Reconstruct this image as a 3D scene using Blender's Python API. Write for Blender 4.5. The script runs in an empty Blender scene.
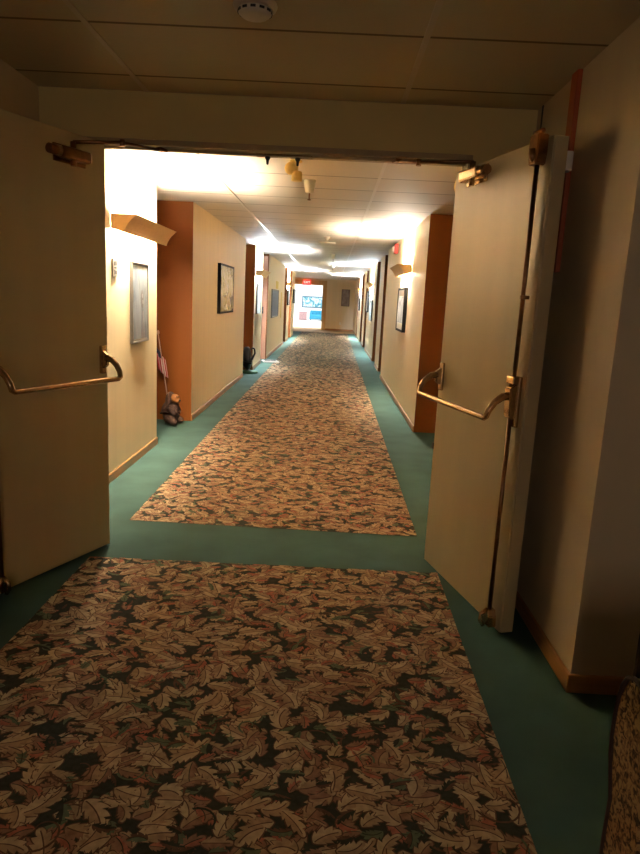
import bpy, bmesh, math, random
from mathutils import Matrix, Vector
random.seed(7)
COL = bpy.context.scene.collection
PI = math.pi

# ---------------------------------------------------------------- materials
def nmat(name):
    m = bpy.data.materials.new(name); m.use_nodes = True
    nt = m.node_tree; b = nt.nodes['Principled BSDF']
    return m, nt, b

def mat(name, col, rough=.6, metal=0, var=0, vscale=(20, 20, 20), bump=0, emit=None, estr=0, coat=0, nscale=1.0, spec=.5, detail=3, trans=0):
    m, nt, b = nmat(name)
    b.inputs['Base Color'].default_value = (*col, 1)
    b.inputs['Roughness'].default_value = rough
    b.inputs['Metallic'].default_value = metal
    b.inputs['Coat Weight'].default_value = coat
    b.inputs['Specular IOR Level'].default_value = spec
    b.inputs['Transmission Weight'].default_value = trans
    if var or bump:
        tc = nt.nodes.new('ShaderNodeTexCoord'); mp = nt.nodes.new('ShaderNodeMapping')
        mp.inputs['Scale'].default_value = vscale
        nz = nt.nodes.new('ShaderNodeTexNoise'); nz.inputs['Scale'].default_value = nscale; nz.inputs['Detail'].default_value = detail
        nt.links.new(tc.outputs['Object'], mp.inputs['Vector']); nt.links.new(mp.outputs[0], nz.inputs['Vector'])
        if var:
            cr = nt.nodes.new('ShaderNodeValToRGB')
            cr.color_ramp.elements[0].position = .3; cr.color_ramp.elements[1].position = .7
            cr.color_ramp.elements[0].color = (*[max(0, c*(1-var)) for c in col], 1)
            cr.color_ramp.elements[1].color = (*[min(1, c*(1+var)) for c in col], 1)
            nt.links.new(nz.outputs['Fac'], cr.inputs[0]); nt.links.new(cr.outputs[0], b.inputs['Base Color'])
        if bump:
            bp = nt.nodes.new('ShaderNodeBump'); bp.inputs['Strength'].default_value = bump; bp.inputs['Distance'].default_value = .01
            nt.links.new(nz.outputs['Fac'], bp.inputs['Height']); nt.links.new(bp.outputs[0], b.inputs['Normal'])
    if emit:
        b.inputs['Emission Color'].default_value = (*emit, 1); b.inputs['Emission Strength'].default_value = estr
    return m

M = {}
M['wall'] = mat('cream vinyl wallcovering', (.73, .595, .37), .42, var=.035, vscale=(9, 9, .12), bump=.05, detail=2)
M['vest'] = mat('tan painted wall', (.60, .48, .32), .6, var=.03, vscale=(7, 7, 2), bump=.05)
M['header'] = mat('tan painted header', (.64, .49, .19), .6, var=.03, vscale=(3, 3, 3))
M['orange'] = mat('orange brown recess paint', (.19, .055, .008), .6, spec=.2, var=.06, vscale=(5, 5, .4), bump=.04)
M['door'] = mat('tan enamel door paint', (.50, .40, .23), .36, var=.045, vscale=(6, 6, .35), bump=.06)
M['browndoor'] = mat('stained wood door', (.20, .07, .03), .45, var=.25, vscale=(14, 14, .7))
M['darkdoor'] = mat('dark stained wood', (.05, .02, .012), .4, var=.3, vscale=(14, 14, .7))
M['pinkwood'] = mat('pinkish brown wood', (.42, .19, .11), .45, var=.15, vscale=(14, 14, .6))
M['base'] = mat('oak baseboard', (.40, .185, .06), .4, var=.18, vscale=(2, 2, 40), coat=.2)
M['casing'] = mat('golden oak casing', (.55, .33, .11), .45, var=.15, vscale=(20, 20, 1))
M['green'] = mat('green carpet pile', (.052, .098, .082), .95, var=.16, vscale=(3, 3, 3), bump=.2, detail=10, spec=.1)
M['lobbyfloor'] = mat('tan lobby carpet', (.42, .28, .15), .9, var=.1, vscale=(6, 6, 6), spec=.1)
M['white'] = mat('white lobby paint', (.85, .85, .83), .6, var=.01)
M['brass'] = mat('worn brass', (.48, .32, .17), .25, 1, var=.15, vscale=(30, 30, 30))
M['bronze'] = mat('brown bronze', (.24, .12, .06), .28, 1, var=.2, vscale=(30, 30, 30))
M['darkmetal'] = mat('dark metal', (.03, .025, .022), .45, .6, var=.2)
M['black'] = mat('black plastic', (.008, .008, .009), .4, var=.1)
M['frameblack'] = mat('black picture frame', (.008, .007, .006), .7, var=.1, spec=.15)
M['silver'] = mat('silver grey frame', (.09, .08, .07), .45, .4, var=.1)
M['sconce'] = mat('tan sconce enamel', (.58, .34, .13), .5, var=.05)
M['whiteplastic'] = mat('white plastic', (.78, .74, .65), .4, var=.02)
M['yellowplastic'] = mat('yellowed plastic', (.85, .62, .18), .4, var=.05)
M['red'] = mat('red enamel', (.55, .02, .012), .4, var=.05)
M['rednotch'] = mat('red brown stained strip', (.42, .085, .022), .5, var=.1, vscale=(5, 5, .5))
M['redlit'] = mat('lit red sign face', (.6, .02, .02), .4, emit=(1, .03, .02), estr=.6)
M['letters'] = mat('pale sign letters', (.8, .5, .45), .4, emit=(1, .6, .5), estr=.8)
M['bulletin'] = mat('slate grey felt', (.17, .20, .27), .9, var=.08)
M['paper'] = mat('newsprint', (.55, .47, .42), .8, var=.12, vscale=(25, 25, 25))
M['yellowpaper'] = mat('yellow paper', (.62, .47, .12), .7, var=.08)
M['bluechair'] = mat('blue green upholstery', (.02, .20, .32), .8, var=.15)
M['mauve'] = mat('mauve fabric', (.30, .18, .18), .8, var=.2)
M['flagred'] = mat('flag red', (.42, .03, .03), .8); M['flagwhite'] = mat('flag white', (.68, .55, .5), .8); M['flagblue'] = mat('flag navy', (.015, .02, .06), .8)
M['polewood'] = mat('pale flag pole', (.5, .32, .25), .5)
M['bear'] = mat('dark brown carved wood', (.055, .022, .012), .8, var=.5, vscale=(60, 60, 60), bump=.8)
M['bearface'] = mat('orange brown carved wood', (.30, .105, .02), .65, var=.3, vscale=(60, 60, 60), bump=.5)
M['greenbase'] = mat('green painted wood', (.03, .10, .04), .7, var=.2)
M['lettering'] = mat('dark grey markings', (.05, .045, .04), .6)
M['greyplate'] = mat('grey plate', (.35, .32, .28), .4, .3)

def tube_mat(name, col, s):
    m, nt, b = nmat(name)
    b.inputs['Base Color'].default_value = (.8, .8, .8, 1)
    b.inputs['Emission Color'].default_value = (*col, 1); b.inputs['Emission Strength'].default_value = s
    return m

def ceil_mat(name, col, x0, y0, w, h, line):
    """lay-in ceiling tiles: seams from a brick texture in object space"""
    m, nt, b = nmat(name)
    tc = nt.nodes.new('ShaderNodeTexCoord'); mp = nt.nodes.new('ShaderNodeMapping'); mp.vector_type = 'POINT'
    mp.inputs['Location'].default_value = (-x0, -y0, 0)
    br = nt.nodes.new('ShaderNodeTexBrick'); br.offset = 0; br.squash = 1
    br.inputs['Scale'].default_value = 1; br.inputs['Brick Width'].default_value = w; br.inputs['Row Height'].default_value = h
    br.inputs['Mortar Size'].default_value = .011; br.inputs['Mortar Smooth'].default_value = .3
    br.inputs['Color1'].default_value = (*col, 1); br.inputs['Color2'].default_value = (*[c*.95 for c in col], 1); br.inputs['Mortar'].default_value = (*line, 1)
    nt.links.new(tc.outputs['Object'], mp.inputs[0]); nt.links.new(mp.outputs[0], br.inputs['Vector'])
    nz = nt.nodes.new('ShaderNodeTexNoise'); nz.inputs['Scale'].default_value = 90; nz.inputs['Detail'].default_value = 4
    nt.links.new(tc.outputs['Object'], nz.inputs['Vector'])
    mx = nt.nodes.new('ShaderNodeMix'); mx.data_type = 'RGBA'; mx.blend_type = 'MULTIPLY'; mx.inputs[0].default_value = .12
    nt.links.new(br.outputs['Color'], mx.inputs[6]); nt.links.new(nz.outputs['Color'], mx.inputs[7])
    nt.links.new(mx.outputs[2], b.inputs['Base Color'])
    ad = nt.nodes.new('ShaderNodeMath'); ad.operation = 'MULTIPLY_ADD'; ad.inputs[1].default_value = -1; ad.inputs[2].default_value = 0
    nt.links.new(br.outputs['Fac'], ad.inputs[0])
    bp = nt.nodes.new('ShaderNodeBump'); bp.inputs['Strength'].default_value = .5; bp.inputs['Distance'].default_value = .006
    nt.links.new(ad.outputs[0], bp.inputs['Height']); nt.links.new(bp.outputs[0], b.inputs['Normal'])
    b.inputs['Roughness'].default_value = .62; b.inputs['Specular IOR Level'].default_value = .3
    return m

def art_mat(name, cols, scale=6, dist=2.0, seedv=0, stretch=(1, 1, 1)):
    """soft blotched picture surface from warped noise"""
    m, nt, b = nmat(name)
    tc = nt.nodes.new('ShaderNodeTexCoord'); mp = nt.nodes.new('ShaderNodeMapping')
    mp.inputs['Location'].default_value = (seedv, seedv*.7, seedv*1.3); mp.inputs['Scale'].default_value = stretch
    nz = nt.nodes.new('ShaderNodeTexNoise'); nz.inputs['Scale'].default_value = scale; nz.inputs['Distortion'].default_value = dist; nz.inputs['Detail'].default_value = 5
    cr = nt.nodes.new('ShaderNodeValToRGB'); els = cr.color_ramp.elements
    n = len(cols)
    els[0].position = .28; els[0].color = (*cols[0], 1); els[1].position = .72; els[1].color = (*cols[-1], 1)
    for i in range(1, n-1):
        e = els.new(.28 + .44*i/(n-1)); e.color = (*cols[i], 1)
    nt.links.new(tc.outputs['Object'], mp.inputs[0]); nt.links.new(mp.outputs[0], nz.inputs['Vector'])
    nt.links.new(nz.outputs['Fac'], cr.inputs[0]); nt.links.new(cr.outputs[0], b.inputs['Base Color'])
    b.inputs['Roughness'].default_value = .25
    return m

def fabric_mat():
    m, nt, b = nmat('brown flecked tapestry')
    tc = nt.nodes.new('ShaderNodeTexCoord')
    vo = nt.nodes.new('ShaderNodeTexNoise'); vo.inputs['Scale'].default_value = 55; vo.inputs['Detail'].default_value = 4; vo.inputs['Distortion'].default_value = 1.2
    cr = nt.nodes.new('ShaderNodeValToRGB'); els = cr.color_ramp.elements
    els[0].position = .40; els[0].color = (.05, .022, .008, 1); els[1].position = .58; els[1].color = (.40, .23, .08, 1)
    e = els.new(.49); e.color = (.26, .13, .045, 1)
    nt.links.new(tc.outputs['Object'], vo.inputs['Vector']); nt.links.new(vo.outputs['Fac'], cr.inputs[0]); nt.links.new(cr.outputs[0], b.inputs['Base Color'])
    bp = nt.nodes.new('ShaderNodeBump'); bp.inputs['Strength'].default_value = .4; bp.inputs['Distance'].default_value = .004
    nt.links.new(vo.outputs['Fac'], bp.inputs['Height']); nt.links.new(bp.outputs[0], b.inputs['Normal'])
    b.inputs['Roughness'].default_value = .85
    return m
M['tapestry'] = fabric_mat()

# ---------------------------------------------------------------- mesh helpers
def box(bm, x0, x1, y0, y1, z0, z1, bev=0, mi=0):
    g = bmesh.ops.create_cube(bm, size=1)
    vs = g['verts']
    for v in vs:
        v.co = Vector((x0 + (v.co.x+.5)*(x1-x0), y0 + (v.co.y+.5)*(y1-y0), z0 + (v.co.z+.5)*(z1-z0)))
    fs = {f for v in vs for f in v.link_faces}
    for f in fs: f.material_index = mi
    if bev:
        es = list({e for v in vs for e in v.link_edges})
        bmesh.ops.bevel(bm, geom=es, offset=bev, segments=2, affect='EDGES', profile=.5)
    return vs

def tube(bm, pts, r, n=12, mi=0, radii=None, cap=True):
    pts = [Vector(p) for p in pts]; rings = []
    up = None
    for i, p in enumerate(pts):
        a = pts[max(0, i-1)]; b = pts[min(len(pts)-1, i+1)]
        t = (b-a).normalized()
        if up is None:
            up = Vector((0, 0, 1)) if abs(t.z) < .9 else Vector((1, 0, 0))
        s = t.cross(up).normalized(); u = s.cross(t).normalized(); up = u
        rr = radii[i] if radii else r
        rings.append([bm.verts.new(p + s*math.cos(2*PI*k/n)*rr + u*math.sin(2*PI*k/n)*rr) for k in range(n)])
    for a, b in zip(rings, rings[1:]):
        for k in range(n):
            f = bm.faces.new((a[k], a[(k+1) % n], b[(k+1) % n], b[k])); f.material_index = mi; f.smooth = True
    if cap:
        f = bm.faces.new(rings[0][::-1]); f.material_index = mi
        f = bm.faces.new(rings[-1]); f.material_index = mi

def lathe(bm, prof, cx=0, cy=0, cz=0, n=24, mi=0):
    rings = []
    for r, z in prof:
        rings.append([bm.verts.new((cx + max(r, 1e-4)*math.cos(2*PI*k/n), cy + max(r, 1e-4)*math.sin(2*PI*k/n), cz+z)) for k in range(n)])
    for a, b in zip(rings, rings[1:]):
        for k in range(n):
            f = bm.faces.new((a[k], a[(k+1) % n], b[(k+1) % n], b[k])); f.material_index = mi; f.smooth = True
    bm.faces.new(rings[0][::-1]).material_index = mi; bm.faces.new(rings[-1]).material_index = mi

def prism(bm, poly, axis, a0, a1, mi=0, bev=0):
    """poly: 2D points extruded along axis ('x': poly=(y,z); 'y': poly=(x,z); 'z': poly=(x,y))"""
    def P(p, a):
        return {'x': (a, p[0], p[1]), 'y': (p[0], a, p[1]), 'z': (p[0], p[1], a)}[axis]
    A = [bm.verts.new(P(p, a0)) for p in poly]; B = [bm.verts.new(P(p, a1)) for p in poly]
    fs = [bm.faces.new(A), bm.faces.new(B[::-1])]
    n = len(poly)
    for i in range(n):
        fs.append(bm.faces.new((A[i], B[i], B[(i+1) % n], A[(i+1) % n])))
    for f in fs: f.material_index = mi
    if bev:
        bmesh.ops.bevel(bm, geom=list({e for f in fs for e in f.edges}), offset=bev, segments=2, affect='EDGES')
    return fs

def sphere(bm, c, r, sc=(1, 1, 1), mi=0, rot=None):
    g = bmesh.ops.create_uvsphere(bm, u_segments=20, v_segments=14, radius=r)
    mt = Matrix.Translation(c) @ (rot or Matrix.Identity(4)) @ Matrix.Diagonal((*sc, 1))
    bmesh.ops.transform(bm, matrix=mt, verts=g['verts'])
    for f in {f for v in g['verts'] for f in v.link_faces}: f.smooth = True; f.material_index = mi

def obj(name, bm, mats, parent=None, loc=None, rotz=0, recalc=True, local=True):
    if recalc: bmesh.ops.recalc_face_normals(bm, faces=bm.faces[:])
    me = bpy.data.meshes.new(name); bm.to_mesh(me); bm.free()
    for m in (mats if isinstance(mats, (list, tuple)) else [mats]): me.materials.append(m)
    o = bpy.data.objects.new(name, me); COL.objects.link(o)
    if loc: o.location = loc
    o.rotation_euler = (0, 0, rotz)
    if parent: o.parent = parent
    return o

def tag(o, label=None, cat=None, group=None, kind=None):
    if label: o['label'] = label
    if cat: o['category'] = cat
    if group: o['group'] = group
    if kind: o['kind'] = kind
    return o

def thing(name, label, cat, loc=(0, 0, 0), rotz=0, group=None, kind=None):
    o = bpy.data.objects.new(name, None); COL.objects.link(o); o.empty_display_size = .1
    o.location = loc; o.rotation_euler = (0, 0, rotz)
    return tag(o, label, cat, group, kind)

def struct(name, bm, m, label, cat):
    return tag(obj(name, bm, m), label, cat, kind='structure')

# ---------------------------------------------------------------- room shell
CZ, VZ = 2.42, 2.45
XL, XR = -1.555, 1.05
OUTL, OUTR = -2.2, 1.75

bm = bmesh.new(); box(bm, -2.4, 2.0, -3.1, 29.4, -.1, 0)
struct('floor', bm, M['green'], 'green border carpet covering the whole corridor floor', 'floor')
bm = bmesh.new(); box(bm, -2.4, 2.0, 29.4, 34.0, -.1, 0.0)
struct('floor', bm, M['lobbyfloor'], 'tan carpet across the end of the corridor', 'floor')
bm = bmesh.new(); box(bm, -6.1, 2.4, 34.0, 47.2, -.1, 0.0)
struct('floor', bm, mat('pale lobby floor', (.55, .53, .5), .5, var=.05), 'pale floor of the bright lobby past the corridor', 'floor')

cm = ceil_mat('corridor ceiling tiles', (.74, .68, .58), -1.02, 4.88, 1.35, .61, (.20, .16, .11))
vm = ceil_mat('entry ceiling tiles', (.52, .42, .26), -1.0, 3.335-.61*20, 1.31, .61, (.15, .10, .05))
bm = bmesh.new(); box(bm, -2.4, 2.0, 3.72, 32.1, CZ, CZ+.1)
struct('ceiling', bm, cm, 'pale tiled corridor ceiling beyond the double doors', 'ceiling')
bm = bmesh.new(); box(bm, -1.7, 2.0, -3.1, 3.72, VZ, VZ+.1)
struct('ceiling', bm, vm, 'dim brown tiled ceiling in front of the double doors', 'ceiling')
bm = bmesh.new(); box(bm, -6.1, 2.4, 32.1, 47.2, 2.75, 2.85)
struct('ceiling', bm, M['white'], 'white ceiling of the bright far lobby', 'ceiling')

# long metal ceiling runners
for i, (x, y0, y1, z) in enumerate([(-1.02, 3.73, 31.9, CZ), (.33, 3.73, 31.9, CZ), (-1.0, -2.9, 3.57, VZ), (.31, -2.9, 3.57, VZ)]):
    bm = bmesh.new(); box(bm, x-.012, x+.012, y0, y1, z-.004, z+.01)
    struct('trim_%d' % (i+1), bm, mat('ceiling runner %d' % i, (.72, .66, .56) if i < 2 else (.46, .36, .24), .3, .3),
           ['left long runner across the bright corridor ceiling', 'right long runner across the bright corridor ceiling',
            'left long seam in the dim near ceiling', 'right long seam in the dim near ceiling'][i], 'ceiling trim')

def wallseg(side, x, y0, y1, label, m=None, ends=True, thick=None):
    bm = bmesh.new()
    if side == 'left': box(bm, OUTL, x, y0, y1, 0, CZ)
    else: box(bm, x, OUTR, y0, y1, 0, CZ)
    for f in bm.faces:
        f.normal_update()
        if ends and abs(f.normal.y) > .9: f.material_index = 1
    struct('wall_' + side, bm, [m or M['wall'], M['orange']], label, 'wall')
    bm = bmesh.new()
    s = 1 if side == 'left' else -1
    box(bm, min(x, x+s*.012), max(x, x+s*.012), y0+.001, y1-.001, 0, .07, .003)
    struct('baseboard_' + side, bm, M['base'], 'oak baseboard along the ' + label, 'baseboard')

LEFT = [(-1.625, 3.722, 6.12, 'cream left wall nearest the double doors'),
        (XL, 7.36, 11.76, 'cream left wall holding the yellow landscape picture'),
        (-1.52, 12.94, 14.4, 'bright narrow left wall between the second and third recess'),
        (-1.5, 15.5, 20.8, 'cream left wall holding the grey board'),
        (-1.5, 21.9, 23.2, 'narrow left wall under the farthest left sconce'),
        (-1.5, 24.5, 26.3, 'last short left wall before the lobby')]
RIGHT = [(1.03, 3.722, 5.3, 'right wall just behind the right door'),
         (1.02, 7.38, 12.7, 'cream right wall holding the red alarm'),
         (1.06, 13.9, 15.1, 'narrow right wall between two dark recesses'),
         (1.07, 16.3, 20.0, 'right wall under the second right sconce'),
         (1.07, 21.2, 22.5, 'narrow far right wall between recesses'),
         (1.08, 24.1, 27.0, 'far right wall under the farthest right sconce'),
         (1.09, 28.1, 31.99, 'last right wall beside the end wall')]
for x, a, b, l in LEFT: wallseg('left', x, a, b, l)
for x, a, b, l in RIGHT: wallseg('right', x, a, b, l)
bm = bmesh.new(); box(bm, OUTL-.1, OUTL, 3.72, 32, 0, CZ)
struct('wall_left', bm, M['wall'], 'back wall of the left door recesses', 'wall')
bm = bmesh.new(); box(bm, OUTR, OUTR+.1, 3.72, 32, 0, CZ)
struct('wall_right', bm, M['wall'], 'back wall of the right door recesses', 'wall')

# room doors at the back of each recess
dn = [3]
def room_door(side, y0, y1, label):
    bm = bmesh.new(); bx = OUTL if side == 'left' else OUTR; s = 1 if side == 'left' else -1
    yc = (y0+y1)/2; w = .88
    box(bm, min(bx+s*.005, bx+s*.045), max(bx+s*.005, bx+s*.045), yc-w/2, yc+w/2, .01, 2.03, .003)
    d = tag(obj('door_%d' % dn[0], bm, M['browndoor']), label, 'door', kind='structure'); dn[0] += 1
    bm = bmesh.new()
    for a, b, z0, z1 in ((yc-w/2-.07, yc-w/2-.003, 0, 2.1), (yc+w/2+.003, yc+w/2+.07, 0, 2.1), (yc-w/2-.003, yc+w/2+.003, 2.035, 2.1)):
        box(bm, min(bx, bx+s*.06), max(bx, bx+s*.06), a, b, z0, z1, .003)
    obj('door_frame', bm, M['browndoor'], d)
    bm = bmesh.new(); tube(bm, [(bx+s*.045, yc-w/2+.07, 1), (bx+s*.1, yc-w/2+.07, 1), (bx+s*.1, yc-w/2+.18, 1)], .009)
    obj('door_handle', bm, M['brass'], d)
for a, b, l in ((6.12, 7.36, 'brown room door in the recess behind the bear figure'), (11.76, 12.94, 'brown room door in the second left recess'),
                (20.8, 21.9, 'brown room door in the fourth left recess'), (23.2, 24.5, 'brown room door in the last left recess')):
    room_door('left', a, b, l)
for a, b, l in ((5.9, 7.38, 'brown room door in the recess behind the right door'), (12.7, 13.9, 'brown room door past the red alarm'),
                (15.1, 16.3, 'brown room door in the third right recess'), (20.0, 21.2, 'brown room door in the fourth right recess'),
                (22.5, 24.1, 'brown room door in the fifth right recess'), (27.0, 28.1, 'brown room door in the last right recess')):
    room_door('right', a, b, l)

# pinkish door standing open in the third left recess
d = tag(thing('door_%d' % dn[0], 'pinkish brown door standing open in the third left recess', 'door', (-1.60, 15.36, 0), kind='structure'))
bm = bmesh.new(); box(bm, -.55, .09, -.045, 0, .01, 2.36, .003); obj('door_panel', bm, M['pinkwood'], d)
bm = bmesh.new(); box(bm, -.02, .02, -.055, -.045, 1.06, 1.22, .004); tube(bm, [(0, -.055, 1.14), (0, -.10, 1.14), (-.1, -.10, 1.14)], .011); sphere(bm, (0, -.07, 1.19), .022)
tag(obj('door_handle', bm, M['black'], d), 'black lever handle'); dn[0] += 1

# entry walls
Y0 = 3.58
bm = bmesh.new()
box(bm, -1.7, -1.34, Y0, 3.72, 0, VZ); box(bm, .69, 1.12, Y0, 3.72, 0, VZ); box(bm, -1.34, .69, Y0, 3.72, 2.22, VZ)
struct('wall_front', bm, M['header'], 'tan wall and header above the double doors', 'wall')
bm = bmesh.new()
box(bm, -1.34, -1.315, Y0-.006, 3.726, 0, 2.22, .003); box(bm, .665, .69, Y0-.006, 3.726, 0, 2.22, .003); box(bm, -1.315, .665, Y0-.006, 3.726, 2.19, 2.22, .003)
box(bm, -1.315, .665, Y0+.05, Y0+.075, 2.178, 2.191)
struct('trim_5', bm, mat('door frame enamel', (.36, .25, .12), .45, var=.05), 'brown door frame around the double doors', 'door frame')
bm = bmesh.new(); box(bm, -1.7, -1.56, -3, Y0, 0, VZ)
struct('wall_left', bm, M['vest'], 'dim left wall behind the left open door', 'wall')
bm = bmesh.new(); box(bm, 1.0, 1.24, 2.31, Y0, 0, VZ)
struct('wall_right', bm, M['vest'], 'tan wall corner to the right of the right door', 'wall')
bm = bmesh.new(); box(bm, .996, 1.001, 3.49, 3.505, 2.12, VZ-.001)
struct('trim_6', bm, M['black'], 'thin dark seam high in the right corner', 'trim')
bm = bmesh.new(); box(bm, 1.62, 1.76, -3, 2.56, 0, VZ)
struct('wall_right', bm, M['vest'], 'near right wall behind the armchair', 'wall')
bm = bmesh.new(); box(bm, 1.24, 1.62, 2.46, 2.56, 0, VZ)
struct('wall_right', bm, M['darkdoor'], 'dark wood niche beside the wall corner', 'wall')
bm = bmesh.new(); box(bm, 1.2401, 1.258, 2.29, 2.46, 0, 2.2, .003)
struct('trim_7', bm, M['darkdoor'], 'dark wood casing at the right edge of the wall corner', 'trim')
bm = bmesh.new()
box(bm, .986, .9995, 2.298, Y0-.01, 0, .075, .003); box(bm, .986, 1.24, 2.296, 2.3095, 0, .075, .003)
struct('baseboard_right', bm, M['base'], 'oak baseboard around the near right wall corner', 'baseboard')
bm = bmesh.new(); box(bm, -1.5595, -1.548, -2.9, Y0-.01, 0, .075, .003)
struct('baseboard_left', bm, M['base'], 'oak baseboard behind the left open door', 'baseboard')
# unseen back wall; its glowing window is added as fill light for the entry
bm = bmesh.new()
box(bm, -1.7, -.9, -3.1, -3, 0, VZ); box(bm, .6, 1.76, -3.1, -3, 0, VZ); box(bm, -.9, .6, -3.1, -3, 0, .9); box(bm, -.9, .6, -3.1, -3, 2.1, VZ)
struct('wall_back', bm, M['vest'], 'wall around the added fill window behind the viewer', 'wall')
bm = bmesh.new(); box(bm, -.9, .6, -3.06, -3.04, .9, 2.1)
w = struct('fill_window_1', bm, mat('added window fill light', (.5, .55, .6), .2, emit=(1.0, .86, .73), estr=1.0), 'added fill light window behind the viewer', 'window')
bm = bmesh.new()
for a in ((-.9, -.86, .9, 2.1), (.56, .6, .9, 2.1), (-.86, .56, .9, .94), (-.86, .56, 2.06, 2.1), (-.17, -.13, .94, 2.06)): box(bm, a[0], a[1], -3.04, -2.99, a[2], a[3], .003)
obj('fill_window_frame', bm, M['darkdoor'], w)

# red brown strip and magnetic holder on the right wall
bm = bmesh.new(); box(bm, .978, .9995, 2.97, 3.045, 1.62, VZ-.002, .003)
struct('trim_8', bm, M['rednotch'], 'narrow red brown wood strip up the right wall', 'trim')
t = thing('door_holder', 'small white magnetic door holder high on the right wall strip', 'door holder', (.978, 2.92, 2.06))
bm = bmesh.new(); box(bm, -.03, 0, -.02, .035, -.03, .05, .006); obj('housing', bm, M['whiteplastic'], t)
bm = bmesh.new(); tube(bm, [(-.03, .02, .01), (-.06, .02, .01)], .022); obj('magnet', bm, M['darkmetal'], t)

# ---------------------------------------------------------------- double doors
def fire_door(idx, hinge, free, s, label, top=2.125):
    dx, dy = free[0]-hinge[0], free[1]-hinge[1]
    W = math.hypot(dx, dy) + .012
    rz = math.atan2(dy, dx)
    D = thing('door_%d' % idx, label, 'door', (hinge[0], hinge[1], 0), rz, kind='structure')
    def yb(a, b): return (min(s*a, s*b), max(s*a, s*b))
    def B(bm, x0, x1, n0, n1, z0, z1, bev=.003):
        a, b = yb(n0, n1); box(bm, x0, x1, a, b, z0, z1, bev)
    bm = bmesh.new(); B(bm, 0, W, -.046, 0, .012, top, .002); obj('door_panel', bm, M['door'], D)
    bm = bmesh.new(); B(bm, W-.004, W+.006, -.064, -.004, .012, top, .004); obj('astragal', bm, M['door'], D)
    # vertical rod device on the free edge
    ru = W - .062
    bm = bmesh.new(); tube(bm, [(ru, s*.024, .09), (ru, s*.024, 1.0)], .0095); tube(bm, [(ru, s*.024, 1.16), (ru, s*.024, 2.04)], .0095)
    for z in (1.5,): B(bm, ru-.013, ru+.013, 0, .032, z-.008, z+.008)
    tag(obj('vertical_rod', bm, M['bronze'], D), 'bronze vertical latch rod')
    bm = bmesh.new()
    prism(bm, [(ru-.028, 2.02), (ru+.022, 2.02), (ru+.03, 2.06), (ru+.03, 2.135), (ru-.034, 2.135), (ru-.034, 2.07)], 'y', *yb(0, .048), bev=.004)
    tube(bm, [(ru, s*.03, 2.03), (ru, s*.05, 2.05), (ru, s*.052, 2.08)], .014); tube(bm, [(ru-.03, s*.03, 2.145), (ru+.03, s*.03, 2.145)], .010)
    tag(obj('top_latch', bm, M['bronze'], D), 'bronze top latch')
    bm = bmesh.new()
    prism(bm, [(ru-.03, .02), (ru+.03, .02), (ru+.026, .07), (ru+.012, .10), (ru-.012, .10), (ru-.026, .07)], 'y', *yb(0, .04), bev=.004)
    tube(bm, [(ru+.002, s*.035, .10), (ru-.004, s*.062, .075), (ru-.002, s*.066, .045), (ru, s*.05, .02)], .010)
    tag(obj('bottom_latch', bm, M['brass'], D), 'brass bottom latch')
    # cross bar with lever arms
    def bracket(u, zt, zb, wd):
        bm = bmesh.new()
        B(bm, u-wd, u+wd, 0, .018, zb, zt, .005)
        prism(bm, [(0, zb+.02), (s*.045, zb+.045), (s*.05, zt-.05), (0, zt-.015)], 'x', u-wd*.75, u+wd*.75, bev=.005)
        return bm
    tag(obj('bar_bracket', bracket(.045, 1.15, 1.0, .018), M['brass'], D), 'brass bracket by the hinge')
    bm = bracket(ru, 1.17, .95, .032); B(bm, ru-.03, ru+.03, 0, .045, 1.135, 1.17, .006)
    tag(obj('bar_bracket', bm, M['brass'], D), 'brass latch case by the free edge')
    bn, bz = .135, .985
    bm = bmesh.new()
    pts = []
    for u0, inn in ((.045, 1), (ru, -1)):
        arc = [(u0, .035, 1.085), (u0, .07, 1.08), (u0+inn*.002, .105, 1.055), (u0+inn*.004, .128, 1.02), (u0+inn*.008, bn, bz+.008), (u0+inn*.022, bn, bz)]
        pts.append(arc)
    path = pts[0] + [(.3, bn, bz), (.5, bn, bz)] + pts[1][::-1]
    rad = [.019, .017, .015, .014, .0135, .0135] + [.0135]*2 + [.0135, .0135, .014, .015, .017, .019]
    tube(bm, [(p[0], s*p[1], p[2]) for p in path], .01, radii=rad, n=14)
    tag(obj('push_bar', bm, M['brass'], D), 'brass push bar')
    # closer
    bm = bmesh.new()
    B(bm, .15, .335, .006, .062, 2.045, 2.10, .012); B(bm, .14, .345, 0, .008, 2.03, 2.112)
    tube(bm, [(.335, s*.036, 2.072), (.40, s*.036, 2.072)], .03, radii=[.026, .022])
    tube(bm, [(.25, s*.036, 2.02), (.25, s*.036, 2.13)], .014)
    c = tag(obj('door_closer', bm, M['brass'] if idx == 2 else M['bronze'], D), 'metal closer near the hinge')
    return D, ru, rz
D2, ru, rz2 = fire_door(2, (.608, 3.55), (.830, 2.735), -1, 'tan door standing open on the right with a brass push bar')
D1, ru1, rz1 = fire_door(1, (-1.207, 3.53), (-1.525, 2.80), 1, 'shadowed tan door standing open on the left with a brass push bar', 2.182)
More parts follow.
